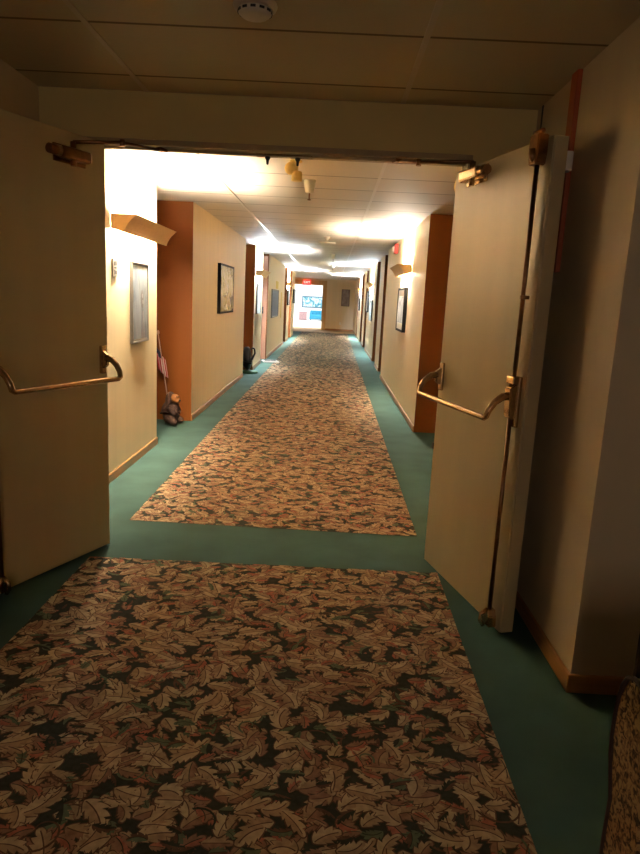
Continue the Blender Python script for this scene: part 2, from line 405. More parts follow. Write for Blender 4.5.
# clamp the left door angle via hinge vector above; closer arms to the header
def arm(D, hinge, rz, s, pts_world, label):
    inv = (Matrix.Translation((hinge[0], hinge[1], 0)) @ Matrix.Rotation(rz, 4, 'Z')).inverted()
    start = Vector((.25, s*.036, 2.13))
    P = [start] + [inv @ Vector(p) for p in pts_world]
    bm = bmesh.new(); tube(bm, P, .0085, n=8)
    e = P[-1]; box(bm, e.x-.03, e.x+.03, e.y-.016, e.y+.016, e.z-.004, e.z+.012, .002)
    k = P[1]; tube(bm, [k+Vector((0, 0, -.018)), k+Vector((0, 0, .014))], .014)
    tag(obj('closer_arm', bm, M['bronze'], D), 'jointed closer arm')
arm(D2, (.608, 3.55), rz2, -1, [(.40, 3.47, 2.15), (.30, 3.60, 2.172)], '')
arm(D1, (-1.207, 3.53), rz1, 1, [(-1.08, 3.42, 2.165), (-.93, 3.60, 2.172)], '')
# hinges
for D, s in ((D1, 1), (D2, -1)):
    for z in (.26, .70, 1.25, 1.9):
        bm = bmesh.new(); tube(bm, [(-.006, -s*.052, z-.05), (-.006, -s*.052, z+.05)], .007); box(bm, -.002, 0, min(-s*.046, -s*.002), max(-s*.046, -s*.002), z-.05, z+.05)
        obj('hinge', bm, M['darkmetal'], D)
for cx, hy in ((.632, 0),):
    bm = bmesh.new(); box(bm, -.012, .004, -.006+.0, .012, .665, .70, .002)
    obj('edge_catch', bm, M['black'], D2)

# strike plate with two prongs under the header
t = thing('strike_plate', 'brass strike plate with two black prongs under the header', 'door hardware', (-.29, 3.66, 2.19))
bm = bmesh.new(); box(bm, -.15, .15, -.03, .03, -.008, 0, .002); obj('plate', bm, M['brass'], t)
for x in (-.09, .07):
    bm = bmesh.new(); lathe(bm, [(.016, -.008), (.014, -.02), (.008, -.03), (.006, -.05), (.002, -.052)], x, -.005, 0, 12); obj('prong', bm, M['black'], t)

# ---------------------------------------------------------------- sconces
def sconce(loc, side, L, label, tubem):
    s = 1 if side == 'left' else -1
    t = thing('wall_sconce', label, 'wall light', loc, 0, 'wedge shaped wall sconces along the corridor')
    outer = [(.19, 0)] + [(.19 - .098*math.sin(a*PI/2)**1.0 * .995, -.128*(1-math.cos(a*PI/2))) for a in (.2, .4, .6, .8, 1)]
    # concave curve: leave the lip steeply inwards, then drop
    outer = [(.19, 0), (.172, -.022), (.152, -.046), (.133, -.072), (.115, -.098), (.098, -.128)]
    outer = [(d + .010*math.sin(PI*i/5)*-1, z) for i, (d, z) in enumerate(outer)]
    inner = [(d-.006, z+.001) for d, z in outer]
    bm = bmesh.new()
    n = len(outer)
    for y0, y1 in ((0, L),):
        A = [[bm.verts.new((s*d, y, z)) for d, z in prof] for prof in (outer, inner) for y in (y0, y1)]
        o0, o1, i0, i1 = A
        for k in range(n-1):
            bm.faces.new((o0[k], o0[k+1], o1[k+1], o1[k])); bm.faces.new((i0[k], i1[k], i1[k+1], i0[k+1]))
            bm.faces.new((o0[k], i0[k], i0[k+1], o0[k+1])); bm.faces.new((o1[k], o1[k+1], i1[k+1], i1[k]))
        bm.faces.new((o0[0], o1[0], i1[0], i0[0])); bm.faces.new((o0[-1], i0[-1], i1[-1], o1[-1]))
    obj('shade', bm, M['sconce'], t)
    for y0 in (-.004, L):
        bm = bmesh.new(); prism(bm, [(s*d, z) for d, z in [(.002, 0)] + outer + [(.04, -.112), (.002, -.105)]], 'y', y0, y0+.004)
        obj('end_cap', bm, M['sconce'], t)
    bm = bmesh.new(); box(bm, min(s*.001, s*.03), max(s*.001, s*.03), .05, L-.05, -.085, -.045, .003); obj('back_plate', bm, M['whiteplastic'], t)
    bm = bmesh.new(); tube(bm, [(s*.075, .03, -.055), (s*.075, L-.03, -.055)], .013, n=10); obj('lamp_tube', bm, tubem, t)
    return t
T1 = tube_mat('warm tube', (1, .86, .66), 440); T2 = tube_mat('neutral tube', (1, .90, .76), 330); T3 = tube_mat('cool tube', (.74, .88, 1), 620)
T5 = tube_mat('cool tube end', (.86, .93, 1), 1700)
T4 = tube_mat('cool tube far', (.74, .88, 1), 720)
sconce((-1.625, 4.86, 1.985), 'left', 1.22, 'tan sconce on the nearest left wall above the silver framed picture', T1)
sconce((1.02, 8.72, 1.955), 'right', 1.22, 'tan sconce on the right wall just nearer than the red alarm', T2)
sconce((-1.52, 13.05, 1.96), 'left', 1.2, 'pale sconce on the second lit left wall, past the black figurine', T3)
sconce((1.07, 17.6, 1.95), 'right', 1.22, 'small distant tan sconce, second along the right wall', T4)
sconce((-1.5, 21.95, 1.95), 'left', 1.2, 'farthest sconce on the left wall, near the exit sign', T5)
sconce((1.08, 25.0, 1.95), 'right', 1.22, 'farthest sconce on the right wall, beside the end wall', T5)

# ---------------------------------------------------------------- pictures
def picture(name, label, cat, side, x, y0, y1, z0, z1, fm, am, dep=.035, fw=.02, matm=None, matw=0, extra=None):
    s = 1 if side == 'left' else -1
    t = thing(name, label, cat, (x, (y0+y1)/2, z0)); h = (y1-y0)/2; H = z1-z0
    bm = bmesh.new()
    for a, b, c, d in ((-h, -h+fw, 0, H), (h-fw, h, 0, H), (-h+fw, h-fw, 0, fw), (-h+fw, h-fw, H-fw, H)):
        box(bm, min(0, s*dep), max(0, s*dep), a, b, c, d, .002)
    obj('frame', bm, fm, t)
    p = dep-.008
    if matm:
        bm = bmesh.new(); box(bm, min(s*.003, s*(p-.003)), max(s*.003, s*(p-.003)), -h+fw, h-fw, fw, H-fw); obj('mount', bm, matm, t)
    bm = bmesh.new(); box(bm, min(s*.004, s*p), max(s*.004, s*p), -h+fw+matw, h-fw-matw, fw+matw, H-fw-matw)
    a = obj('artwork', bm, am, t)
    if extra: extra(t, s, p, h, H)
    return t
def doorway_motif(t, s, p, h, H):
    # small dark oval with pale figure shapes and a violet path, as in the pale print
    bm = bmesh.new(); y = .06; z = H*.58
    for (yy, zz, ry, rz_, off) in ((y, z-.02, .042, .075, .0008),):
        prism(bm, [(yy + ry*math.cos(a*PI/8), zz + rz_*math.sin(a*PI/8)) for a in range(16)], 'x', *(sorted((s*p, s*(p+off)))))
    obj('motif', bm, M['lettering'], t)
    bm = bmesh.new()
    for dy, dz in ((.0, .02), (.01, -.03)):
        prism(bm, [(y+dy+.018*math.cos(a*PI/5), z+dz-.015+.02*math.sin(a*PI/5)) for a in range(10)], 'x', *(sorted((s*p, s*(p+.0016)))))
    obj('motif', bm, mat('greyed lilac', (.17, .14, .15), .5), t)
    bm = bmesh.new(); prism(bm, [(y-.03, .03), (y+.09, .03), (y+.035, z-.12), (y, z-.12)], 'x', *(sorted((s*p, s*(p+.0008)))))
    obj('motif', bm, mat('lilac wash', (.115, .095, .105), .5, var=.2), t)
picture('framed_picture', 'tall pale blue print in a silver frame on the nearest left wall', 'picture', 'left', -1.625, 5.30, 5.76, 1.02, 1.675, M['silver'],
        art_mat('pale blue print', [(.10, .115, .14), (.15, .17, .20), (.20, .22, .235), (.13, .15, .155)], 5, 1.5, 3, (1, 1.2, .35)), .026, .014, mat('grey print border', (.26, .24, .2), .5), .016, doorway_motif)
picture('framed_picture', 'yellow green landscape in a thick black frame on the left wall', 'picture', 'left', XL, 8.95, 10.15, 1.19, 1.865, M['frameblack'],
        art_mat('yellow landscape', [(.05, .045, .04), (.22, .19, .06), (.48, .42, .20), (.55, .50, .36), (.12, .08, .06)], 3.2, 1.6, 9, (1, .9, 1.2)), .045, .03)
picture('framed_picture', 'white matted print in a dark frame on the right wall under the sconce', 'picture', 'right', 1.02, 8.98, 9.85, 1.06, 1.665, M['frameblack'],
        art_mat('grey print', [(.18, .18, .18), (.42, .40, .38), (.62, .60, .56)], 5, 1, 5), .05, .03, M['whiteplastic'], .09)
picture('framed_picture', 'pale green print under the pale sconce on the left', 'picture', 'left', -1.52, 13.2, 13.9, 1.1, 1.7, M['silver'],
        art_mat('pale green print', [(.35, .48, .45), (.5, .6, .58), (.6, .68, .62)], 5, 1, 11), .035, .02)
picture('framed_picture', 'dark narrow picture under the farthest left sconce', 'picture', 'left', -1.5, 22.0, 22.7, 1.2, 1.72, M['frameblack'],
        art_mat('dark print a', [(.03, .03, .03), (.1, .08, .07)], 4, 1, 13), .05, .03)
picture('framed_picture', 'dark picture on the last short left wall before the lobby', 'picture', 'left', -1.5, 25.2, 26.1, 1.25, 1.78, M['frameblack'],
        art_mat('dark print b', [(.03, .03, .03), (.1, .08, .09)], 4, 1, 17), .05, .03)
picture('framed_picture', 'pale green print under the second right sconce', 'picture', 'right', 1.07, 17.3, 18.3, .95, 1.5, M['silver'],
        art_mat('pale print c', [(.35, .45, .42), (.5, .6, .58), (.6, .62, .6)], 5, 1, 21), .03, .02)
picture('framed_picture', 'black framed picture just past the second right sconce', 'picture', 'right', 1.07, 19.0, 19.8, 1.15, 1.75, M['frameblack'],
        art_mat('dark print d', [(.03, .03, .03), (.12, .09, .07)], 4, 1, 23), .05, .03)
picture('framed_picture', 'dark picture under the farthest right sconce', 'picture', 'right', 1.08, 25.2, 26.1, 1.1, 1.6, M['frameblack'],
        art_mat('dark print e', [(.05, .05, .05), (.15, .12, .1)], 4, 1, 29), .05, .03)

# small wall plate
t = thing('wall_plate', 'small grey marked plate left of the silver framed picture', 'sign', (-1.625, 4.92, 1.54))
bm = bmesh.new(); box(bm, 0, .012, -.05, .05, 0, .13, .003); obj('plate', bm, M['greyplate'], t)
bm = bmesh.new()
for a, b, c, d in ((-.03, -.012, .015, .05), (-.004, .03, .02, .045), (-.028, .026, .06, .07), (-.03, -.008, .08, .11), (.004, .028, .083, .115)): box(bm, .0119, .0135, a, b, c, d)
obj('marking', bm, M['lettering'], t)

# grey board and small notices on the long left wall
t = thing('bulletin_board', 'slate grey board on the left wall past the third recess', 'board', (-1.5, 17.3, .965))
bm = bmesh.new(); box(bm, 0, .02, -.95, .95, 0, .65, .003); obj('felt', bm, M['bulletin'], t)
bm = bmesh.new()
for a, b, c, d in ((-.98, -.95, -.03, .68), (.95, .98, -.03, .68), (-.95, .95, -.03, 0), (-.95, .95, .65, .68)): box(bm, 0, .03, a, b, c, d, .002)
obj('frame', bm, M['silver'], t)
bm = bmesh.new(); box(bm, 0, .012, -.35, .35, 0, .2, .002); prism(bm, [(-.12, .012), (.12, .012), (.09, .02), (-.09, .02)], 'z', .04, .16) if False else None
t = tag(obj('notice', bm, M['yellowpaper'], loc=(-1.5, 17.9, 1.67)), 'small yellow notice above the slate grey board', 'notice')
bm = bmesh.new(); box(bm, 0, .012, -.10, .10, 0, .74, .002)
tag(obj('notice', bm, M['yellowpaper'], loc=(-1.5, 19.5, .86)), 'narrow tall yellow strip right of the slate grey board', 'notice')

# red fire alarm
t = thing('fire_alarm', 'red fire alarm with a strobe high on the right wall', 'fire alarm', (1.02, 10.9, 2.235))
bm = bmesh.new(); box(bm, -.055, 0, -.09, .09, 0, .15, .008); obj('housing', bm, M['red'], t)
bm = bmesh.new(); box(bm, -.085, -.055, -.03, .03, .03, .11, .008); obj('strobe', bm, mat('strobe lens', (.8, .6, .55), .2), t)

# ---------------------------------------------------------------- ceiling things
t = thing('smoke_detector', 'round smoke detector on the dim ceiling in front of the doors', 'smoke detector', (-.32, 2.50, VZ))
bm = bmesh.new(); lathe(bm, [(.075, 0), (.078, -.008), (.074, -.018), (.066, -.022)], n=32); obj('base', bm, mat('aged plastic', (.5, .44, .36), .5), t)
bm = bmesh.new(); lathe(bm, [(.060, -.02), (.058, -.034), (.045, -.044), (.03, -.048), (.001, -.049)], n=32); c = obj('cover', bm, mat('aged plastic cover', (.62, .56, .46), .45), t)
bm = bmesh.new()
for k in range(12):
    a = 2*PI*k/12; cx, cy = .0585*math.cos(a), .0585*math.sin(a)
    g = box(bm, -.009, .009, -.002, .002, -.034, -.026)
    bmesh.ops.transform(bm, matrix=Matrix.Translation((cx, cy, 0)) @ Matrix.Rotation(a+PI/2, 4, 'Z'), verts=g)
obj('vent_slot', bm, M['black'], t)

def sprinkler(loc, label, k=1.0):
    t = thing('ceiling_sprinkler', label, 'sprinkler', loc, 0, 'white pendant sprinklers on the corridor ceiling')
    bm = bmesh.new(); lathe(bm, [(.052*k, 0), (.05*k, -.02*k), (.043*k, -.06*k), (.034*k, -.098*k), (.028*k, -.105*k)]); obj('cover', bm, M['whiteplastic'], t)
    bm = bmesh.new(); tube(bm, [(0, 0, -.10*k), (0, 0, -.155*k)], .006); lathe(bm, [(.003, -.15*k), (.016*k, -.155*k), (.016*k, -.16*k), (.003, -.163*k)], n=14); obj('sprinkler_head', bm, M['bronze'], t)
    return t
sprinkler((-.235, 5.70, CZ), 'white cone sprinkler on the ceiling nearest the double doors')
for y, l in ((14.5, 'tiny white sprinkler on the ceiling between the second sconces'), (18.5, 'tiny distant white sprinkler on the ceiling, farthest of them')):
    sprinkler((-.02, y, CZ), l)
t = thing('ceiling_speaker', 'flat white square fixture hung on a short stem from the ceiling', 'ceiling fixture', (-.13, 10.6, CZ))
bm = bmesh.new(); lathe(bm, [(.05, 0), (.045, -.02), (.02, -.03), (.012, -.085)], n=16); obj('stem', bm, M['whiteplastic'], t)
bm = bmesh.new(); box(bm, -.14, .14, -.08, .08, -.105, -.085, .004); obj('plate', bm, M['whiteplastic'], t)

t = thing('ceiling_light', 'small yellow lamp head under the ceiling just past the header', 'light fixture', (-.31, 4.95, CZ))
bm = bmesh.new(); lathe(bm, [(.045, 0), (.045, -.01), (.02, -.02), (.02, -.09)], n=16); obj('mount', bm, M['yellowplastic'], t)
bm = bmesh.new(); sphere(bm, (-.035, 0, -.055), .045); obj('lamp_head', bm, M['yellowplastic'], t)
bm = bmesh.new(); lathe(bm, [(.034, -.075), (.038, -.09), (.038, -.14), (.028, -.143)], .01, 0, 0, 18); obj('lamp_head', bm, M['yellowplastic'], t)
t = thing('ceiling_light', 'yellow round lamp under the ceiling beside the right door top', 'light fixture', (.93, 5.15, CZ))
bm = bmesh.new(); lathe(bm, [(.04, 0), (.04, -.01), (.018, -.02), (.018, -.06)], n=16); obj('mount', bm, M['yellowplastic'], t)
bm = bmesh.new(); sphere(bm, (0, 0, -.085), .075, (.8, 1, 1)); obj('lamp_head', bm, M['yellowplastic'], t)

# ---------------------------------------------------------------- end of the corridor and lobby
bm = bmesh.new(); box(bm, -.27, 1.75, 32.0, 32.1, 0, CZ); box(bm, -2.3, -.27, 32.0, 32.1, 2.34, CZ)
struct('wall_end', bm, M['wall'], 'cream end wall right of the lobby opening', 'wall')
bm = bmesh.new(); box(bm, -.27, 1.08, 31.986, 31.9995, 0, .08, .002); struct('baseboard_end', bm, M['base'], 'oak baseboard under the end wall', 'baseboard')
bm = bmesh.new(); box(bm, -.47, -.27, 31.96, 32.12, 0, 2.34, .004); box(bm, -2.2, -.47, 31.96, 32.12, 2.12, 2.34, .004)
struct('trim_9', bm, M['casing'], 'golden oak casing around the lobby opening', 'door casing')
bm = bmesh.new()
box(bm, -6.1, 2.4, 47.0, 47.1, 0, 2.75)
struct('wall_lobby_back', bm, M['white'], 'white back wall of the lobby', 'wall')
bm = bmesh.new(); box(bm, -6.2, -6.1, 32.1, 47.1, 0, 2.75); struct('wall_lobby_left', bm, M['white'], 'white left wall of the lobby', 'wall')
bm = bmesh.new(); box(bm, 2.3, 2.4, 32.1, 47.1, 0, 2.75); struct('wall_lobby_right', bm, M['white'], 'white right wall of the lobby', 'wall')
bm = bmesh.new(); box(bm, -6.1, -2.2, 32.05, 32.1, 0, 2.75); struct('wall_lobby_front', bm, M['white'], 'white front wall of the lobby', 'wall')
# glowing panels added on the unseen lobby ceiling to flood it with light
for y in (35.5, 39.5, 43.5):
    bm = bmesh.new(); box(bm, -2.8, -.6, y-.7, y+.7, 2.71, 2.749, .004)
    tag(obj('ceiling_light', bm, tube_mat('added lobby light panel', (.92, .97, 1), 9)), 'added flat light panel on the unseen lobby ceiling', 'ceiling light', 'added lobby light panels')

# far window-like picture on the lobby wall
t = thing('framed_picture', 'wide blue and white picture on the bright lobby wall', 'picture', (-1.37, 47.0, .84))
bm = bmesh.new()
for a in ((-.75, -.68, 0, .8), (.68, .75, 0, .8), (-.68, .68, 0, .07), (-.68, .68, .73, .8)): box(bm, a[0], a[1], -.05, 0, a[2], a[3])
obj('frame', bm, mat('teal frame', (.03, .12, .2), .5), t)
bm = bmesh.new(); box(bm, -.68, .68, -.03, 0, .07, .73)
obj('artwork', bm, art_mat('blue white scene', [(.02, .08, .16), (.07, .3, .4), (.6, .75, .8), (.15, .32, .3)], 2.6, 1.2, 31), t)
t = thing('armchair', 'blue green armchair in the far bright lobby', 'chair', (-1.05, 45.5, 0))
bm = bmesh.new(); box(bm, -.42, .42, -.4, .35, .08, .4, .04); obj('seat', bm, M['bluechair'], t)
bm = bmesh.new(); box(bm, -.42, .42, .22, .42, .35, .68, .05); obj('backrest', bm, M['bluechair'], t)
for x in (-.44, .30):
    bm = bmesh.new(); box(bm, x, x+.14, -.42, .35, .06, .55, .04); obj('armrest', bm, M['bluechair'], t)
for x in (-.36, .36):
    for y in (-.34, .34):
        bm = bmesh.new(); tube(bm, [(x, y, 0), (x, y, .1)], .025); obj('leg', bm, M['darkdoor'], t)
t = thing('side_table', 'mauve draped side table left of the blue green lobby chair', 'table', (-1.95, 45.6, 0))
bm = bmesh.new(); box(bm, -.28, .28, -.25, .25, .5, .56, .01); obj('tabletop', bm, M['mauve'], t)
bm = bmesh.new(); box(bm, -.26, .26, -.23, .23, 0, .5, .02); obj('drape', bm, M['mauve'], t)

# exit sign
t = thing('exit_sign', 'red lit EXIT sign hanging at the lobby opening', 'exit sign', (-1.24, 31.8, 2.10))
bm = bmesh.new(); box(bm, -.19, .19, -.03, .03, 0, .24, .008); obj('housing', bm, M['redlit'], t)
bm = bmesh.new(); box(bm, -.02, .02, -.02, .02, .24, CZ-2.10); obj('mount', bm, M['whiteplastic'], t)
cu = bpy.data.curves.new('t', 'FONT'); cu.body = 'EXIT'; cu.size = .15; cu.extrude = .002; cu.align_x = 'CENTER'; cu.align_y = 'CENTER'
to = bpy.data.objects.new('t', cu); COL.objects.link(to); bpy.context.view_layer.update()
me = bpy.data.meshes.new_from_object(to.evaluated_get(bpy.context.evaluated_depsgraph_get())); bpy.data.objects.remove(to)
me.materials.clear(); me.materials.append(M['letters'])
o = bpy.data.objects.new('lettering', me); COL.objects.link(o); o.parent = t; o.location = (0, -.033, .12); o.rotation_euler = (PI/2, 0, 0)

# end wall picture, outlet
t = thing('framed_picture', 'upright grey brown picture on the end wall', 'picture', (.65, 32.0, 1.18))
bm = bmesh.new()
for a in ((-.2, -.17, 0, .8), (.17, .2, 0, .8), (-.17, .17, 0, .03), (-.17, .17, .77, .8)): box(bm, a[0], a[1], -.035, 0, a[2], a[3], .002)
obj('frame', bm, mat('brown frame', (.12, .07, .045), .5), t)
bm = bmesh.new(); box(bm, -.17, .17, -.02, 0, .03, .77); obj('artwork', bm, art_mat('grey brown print', [(.16, .12, .12), (.26, .2, .19), (.34, .28, .27)], 5, 1, 41), t)
t = thing('wall_outlet', 'white outlet low on the end wall', 'outlet', (.45, 32.0, .28))
bm = bmesh.new(); box(bm, -.045, .045, -.008, 0, 0, .13, .002); obj('cover_plate', bm, M['whiteplastic'], t)
bm = bmesh.new(); box(bm, -.03, .03, -.05, -.008, .02, .1, .008); obj('plug', bm, M['whiteplastic'], t)

# ---------------------------------------------------------------- newspaper
t = thing('newspaper', 'folded newspaper lying on the carpet by the third left recess', 'newspaper', (-1.33, 14.75, .0065), .25)
bm = bmesh.new()
prism(bm, [(-.17, .002), (.16, .002), (.19, .01), (.17, .028), (0, .034), (-.15, .03), (-.19, .016)], 'y', -.17, .17, bev=.002); obj('pages', bm, M['paper'], t)
bm = bmesh.new()
for k in range(5): box(bm, -.13, .13, -.12+k*.05, -.095+k*.05, .0325, .0355)
obj('print', bm, M['lettering'], t)

# ---------------------------------------------------------------- figures
def skinned(name, verts, edges, radii, m, parent, sub=2, root=0):
    me = bpy.data.meshes.new(name); me.from_pydata(verts, edges, [])
    o = bpy.data.objects.new(name, me); COL.objects.link(o); o.parent = parent
    sk = o.modifiers.new('s', 'SKIN'); sk.use_smooth_shade = True
    for i, r in enumerate(radii):
        v = me.skin_vertices[0].data[i]; v.radius = (r, r) if not isinstance(r, tuple) else r; v.use_root = (i == root)
    ss = o.modifiers.new('d', 'SUBSURF'); ss.levels = sub; ss.render_levels = sub
    bpy.context.view_layer.update()
    m2 = bpy.data.meshes.new_from_object(o.evaluated_get(bpy.context.evaluated_depsgraph_get()))
    o.modifiers.clear(); o.data = m2; m2.materials.clear(); m2.materials.append(m)
    for p in m2.polygons: p.use_smooth = True
    return o
# carved bear sitting up, facing right towards the viewer
t = thing('bear_figurine', 'dark brown carved bear sitting in the first left recess', 'figurine', (-1.735, 7.10, 0), 0)
t.scale = (1.12, 1.12, 1.08)
V = [(0, 0, .085), (0, .0, .17), (.01, -.01, .225), (.022, -.02, .29),      # hips, chest, neck, head
     (.05, -.03, .265), (.075, -.045, .255),                                  # muzzle
     (.05, .055, .07), (.10, .05, .04), (.115, .05, .065),                    # far leg, foot
     (.03, -.085, .07), (.075, -.12, .04), (.09, -.125, .062),                # near leg
     (.045, .06, .185), (.075, .055, .13), (.085, .02, .12),                  # far arm
     (.02, -.08, .185), (.065, -.10, .13), (.085, -.07, .12),                 # near arm
     (.0, .03, .335), (.0, -.07, .335), (-.06, .0, .07)]
Eg = [(0, 1), (1, 2), (2, 3), (3, 4), (4, 5), (0, 6), (6, 7), (7, 8), (0, 9), (9, 10), (10, 11), (1, 12), (12, 13), (13, 14), (1, 15), (15, 16), (16, 17), (3, 18), (3, 19), (0, 20)]
Rr = [.095, .088, .06, .058, .036, .018, .052, .034, .026, .052, .034, .026, .036, .03, .022, .036, .03, .022, .016, .016, .05]
skinned('body', V, Eg, Rr, M['bear'], t)
bm = bmesh.new(); sphere(bm, (.058, -.046, .283), .044, (1, .95, 1.05)); sphere(bm, (.088, -.066, .262), .026, (1.2, 1, .85)); obj('face', bm, M['bearface'], t)
bm = bmesh.new(); sphere(bm, (.113, -.08, .270), .010); obj('nose', bm, M['black'], t)
for e in ((.085, -.082, .305), (.098, -.055, .305)):
    bm = bmesh.new(); sphere(bm, e, .006); obj('eye', bm, M['black'], t)
# flag on a stick held by the bear
t = thing('flag', 'small striped flag drooping on a stick held by the carved bear', 'flag', (-1.80, 7.285, .0))
top = Vector((-.12, .0, 1.0)); bot = Vector((.03, -.0, .003))
bm = bmesh.new(); tube(bm, [bot, top], .006, n=8); sphere(bm, top, .016, (1, 1, 1.6)); obj('pole', bm, M['polewood'], t)
bm = bmesh.new()
N = 12; K = 13
dirp = (top-bot).normalized()
grid = []
for i in range(K+1):
    row = []
    a = i/K
    # cloth hangs from the pole, folds gathered; stripes run down
    for j in range(N+1):
        b = j/N
        p = top - dirp*(.10 + .30*b)
        fold = .02*math.sin(a*PI*5)
        off = Vector((-.045 + .125*a*(1-.1*b), -.016 + fold, -.02 -.20*a*(1-b*.5)))
        row.append(bm.verts.new(p + off))
    grid.append(row)
for i in range(K):
    for j in range(N):
        f = bm.faces.new((grid[i][j], grid[i+1][j], grid[i+1][j+1], grid[i][j+1])); f.smooth = True
        f.material_index = 2 if (i < 6 and j < 4) else ((i+1) % 2)
o = obj('cloth', bm, [M['flagwhite'], M['flagred'], M['flagblue']], t)
so = o.modifiers.new('s', 'SOLIDIFY'); so.thickness = .0015

# black figurine with looped tail in second recess
t = thing('figurine', 'black figurine with a raised loop in the second left recess', 'figurine', (-1.565, 12.45, 0))
t.scale = (1.12, 1.12, 1.12)
V = [(0, 0, .12), (0, 0, .22), (0, -.01, .31), (.0, -.03, .39), (-.06, 0, .09), (.06, -.02, .09), (-.05, -.02, .44), (.035, -.02, .44),
     (.06, 0, .2), (.10, 0, .27), (.13, 0, .34), (.12, 0, .41), (.085, 0, .43), (.065, 0, .39)]
Eg = [(0, 1), (1, 2), (2, 3), (0, 4), (0, 5), (3, 6), (3, 7), (1, 8), (8, 9), (9, 10), (10, 11), (11, 12), (12, 13)]
skinned('body', V, Eg, [.10, .095, .075, .06, .07, .07, .014, .014, .03, .018, .017, .016, .015, .014], M['black'], t)
bm = bmesh.new(); lathe(bm, [(.17, 0), (.17, .02), (.15, .035), (.1, .04)], .02, 0, 0); tag(obj('base', bm, M['greenbase'], t), 'green base')

# ---------------------------------------------------------------- armchair at lower right
t = thing('armchair', 'brown flecked upholstered armchair cut off at the lower right corner', 'armchair', (1.136, 1.06, 0), 0)
def arm_prof(y0):
    # arm front outline (y,z): slight waist, rolled top
    pts = [(.002, .06), (0, .16), (.002, .24), (.003, .28), (-.012, .33), (-.028, .38), (-.034, .43), (-.034, .48), (-.03, .53), (-.02, .57), (0, .605), (.03, .62), (.07, .622)]
    return [(y0 - a, z) for a, z in pts] + [(y0-.13, .61), (y0-.15, .58), (y0-.15, .06)]
for sgn, y in ((1, .355), (-1, -.355)):
    pr = arm_prof(0)
    pr = [(sgn*(y*sgn + p[0]) if sgn > 0 else y - p[0], p[1]) for p in pr]
    bm = bmesh.new(); prism(bm, pr, 'x', -.385, .30, bev=.012)
    for f in bm.faces: f.smooth = False
    a = obj('armrest', bm, M['tapestry'], t)
    bm = bmesh.new(); tube(bm, [(-.386, p[0], p[1]) for p in pr[:-1]], .006, n=8); tag(obj('piping', bm, mat('dark cord', (.05, .02, .01), .7), a), 'dark piping')
bm = bmesh.new(); box(bm, -.36, .22, -.205, .205, .20, .44, .03); obj('seat', bm, M['tapestry'], t)
bm = bmesh.new(); box(bm, .20, .36, -.34, .34, .10, .92, .04); obj('backrest', bm, M['tapestry'], t)
for x in (-.33, .30):
    for y in (-.28, .28):
        bm = bmesh.new(); tube(bm, [(x, y, 0), (x, y, .08)], .02, radii=[.016, .024]); obj('leg', bm, M['darkdoor'], t)

# ---------------------------------------------------------------- patterned carpets
def cmat(name, c, v=.22):
    return mat(name, c, .95, var=v, vscale=(45, 45, 45), detail=4, spec=.08)
CM = [cmat('carpet dark green', (.040, .042, .030)), cmat('carpet sage', (.115, .135, .08)), cmat('carpet light tan', (.46, .33, .195)),
      cmat('carpet tan', (.36, .235, .135)), cmat('carpet brown rose', (.27, .145, .09)), cmat('carpet rust', (.37, .13, .08)), cmat('carpet deep brown', (.12, .062, .04))]

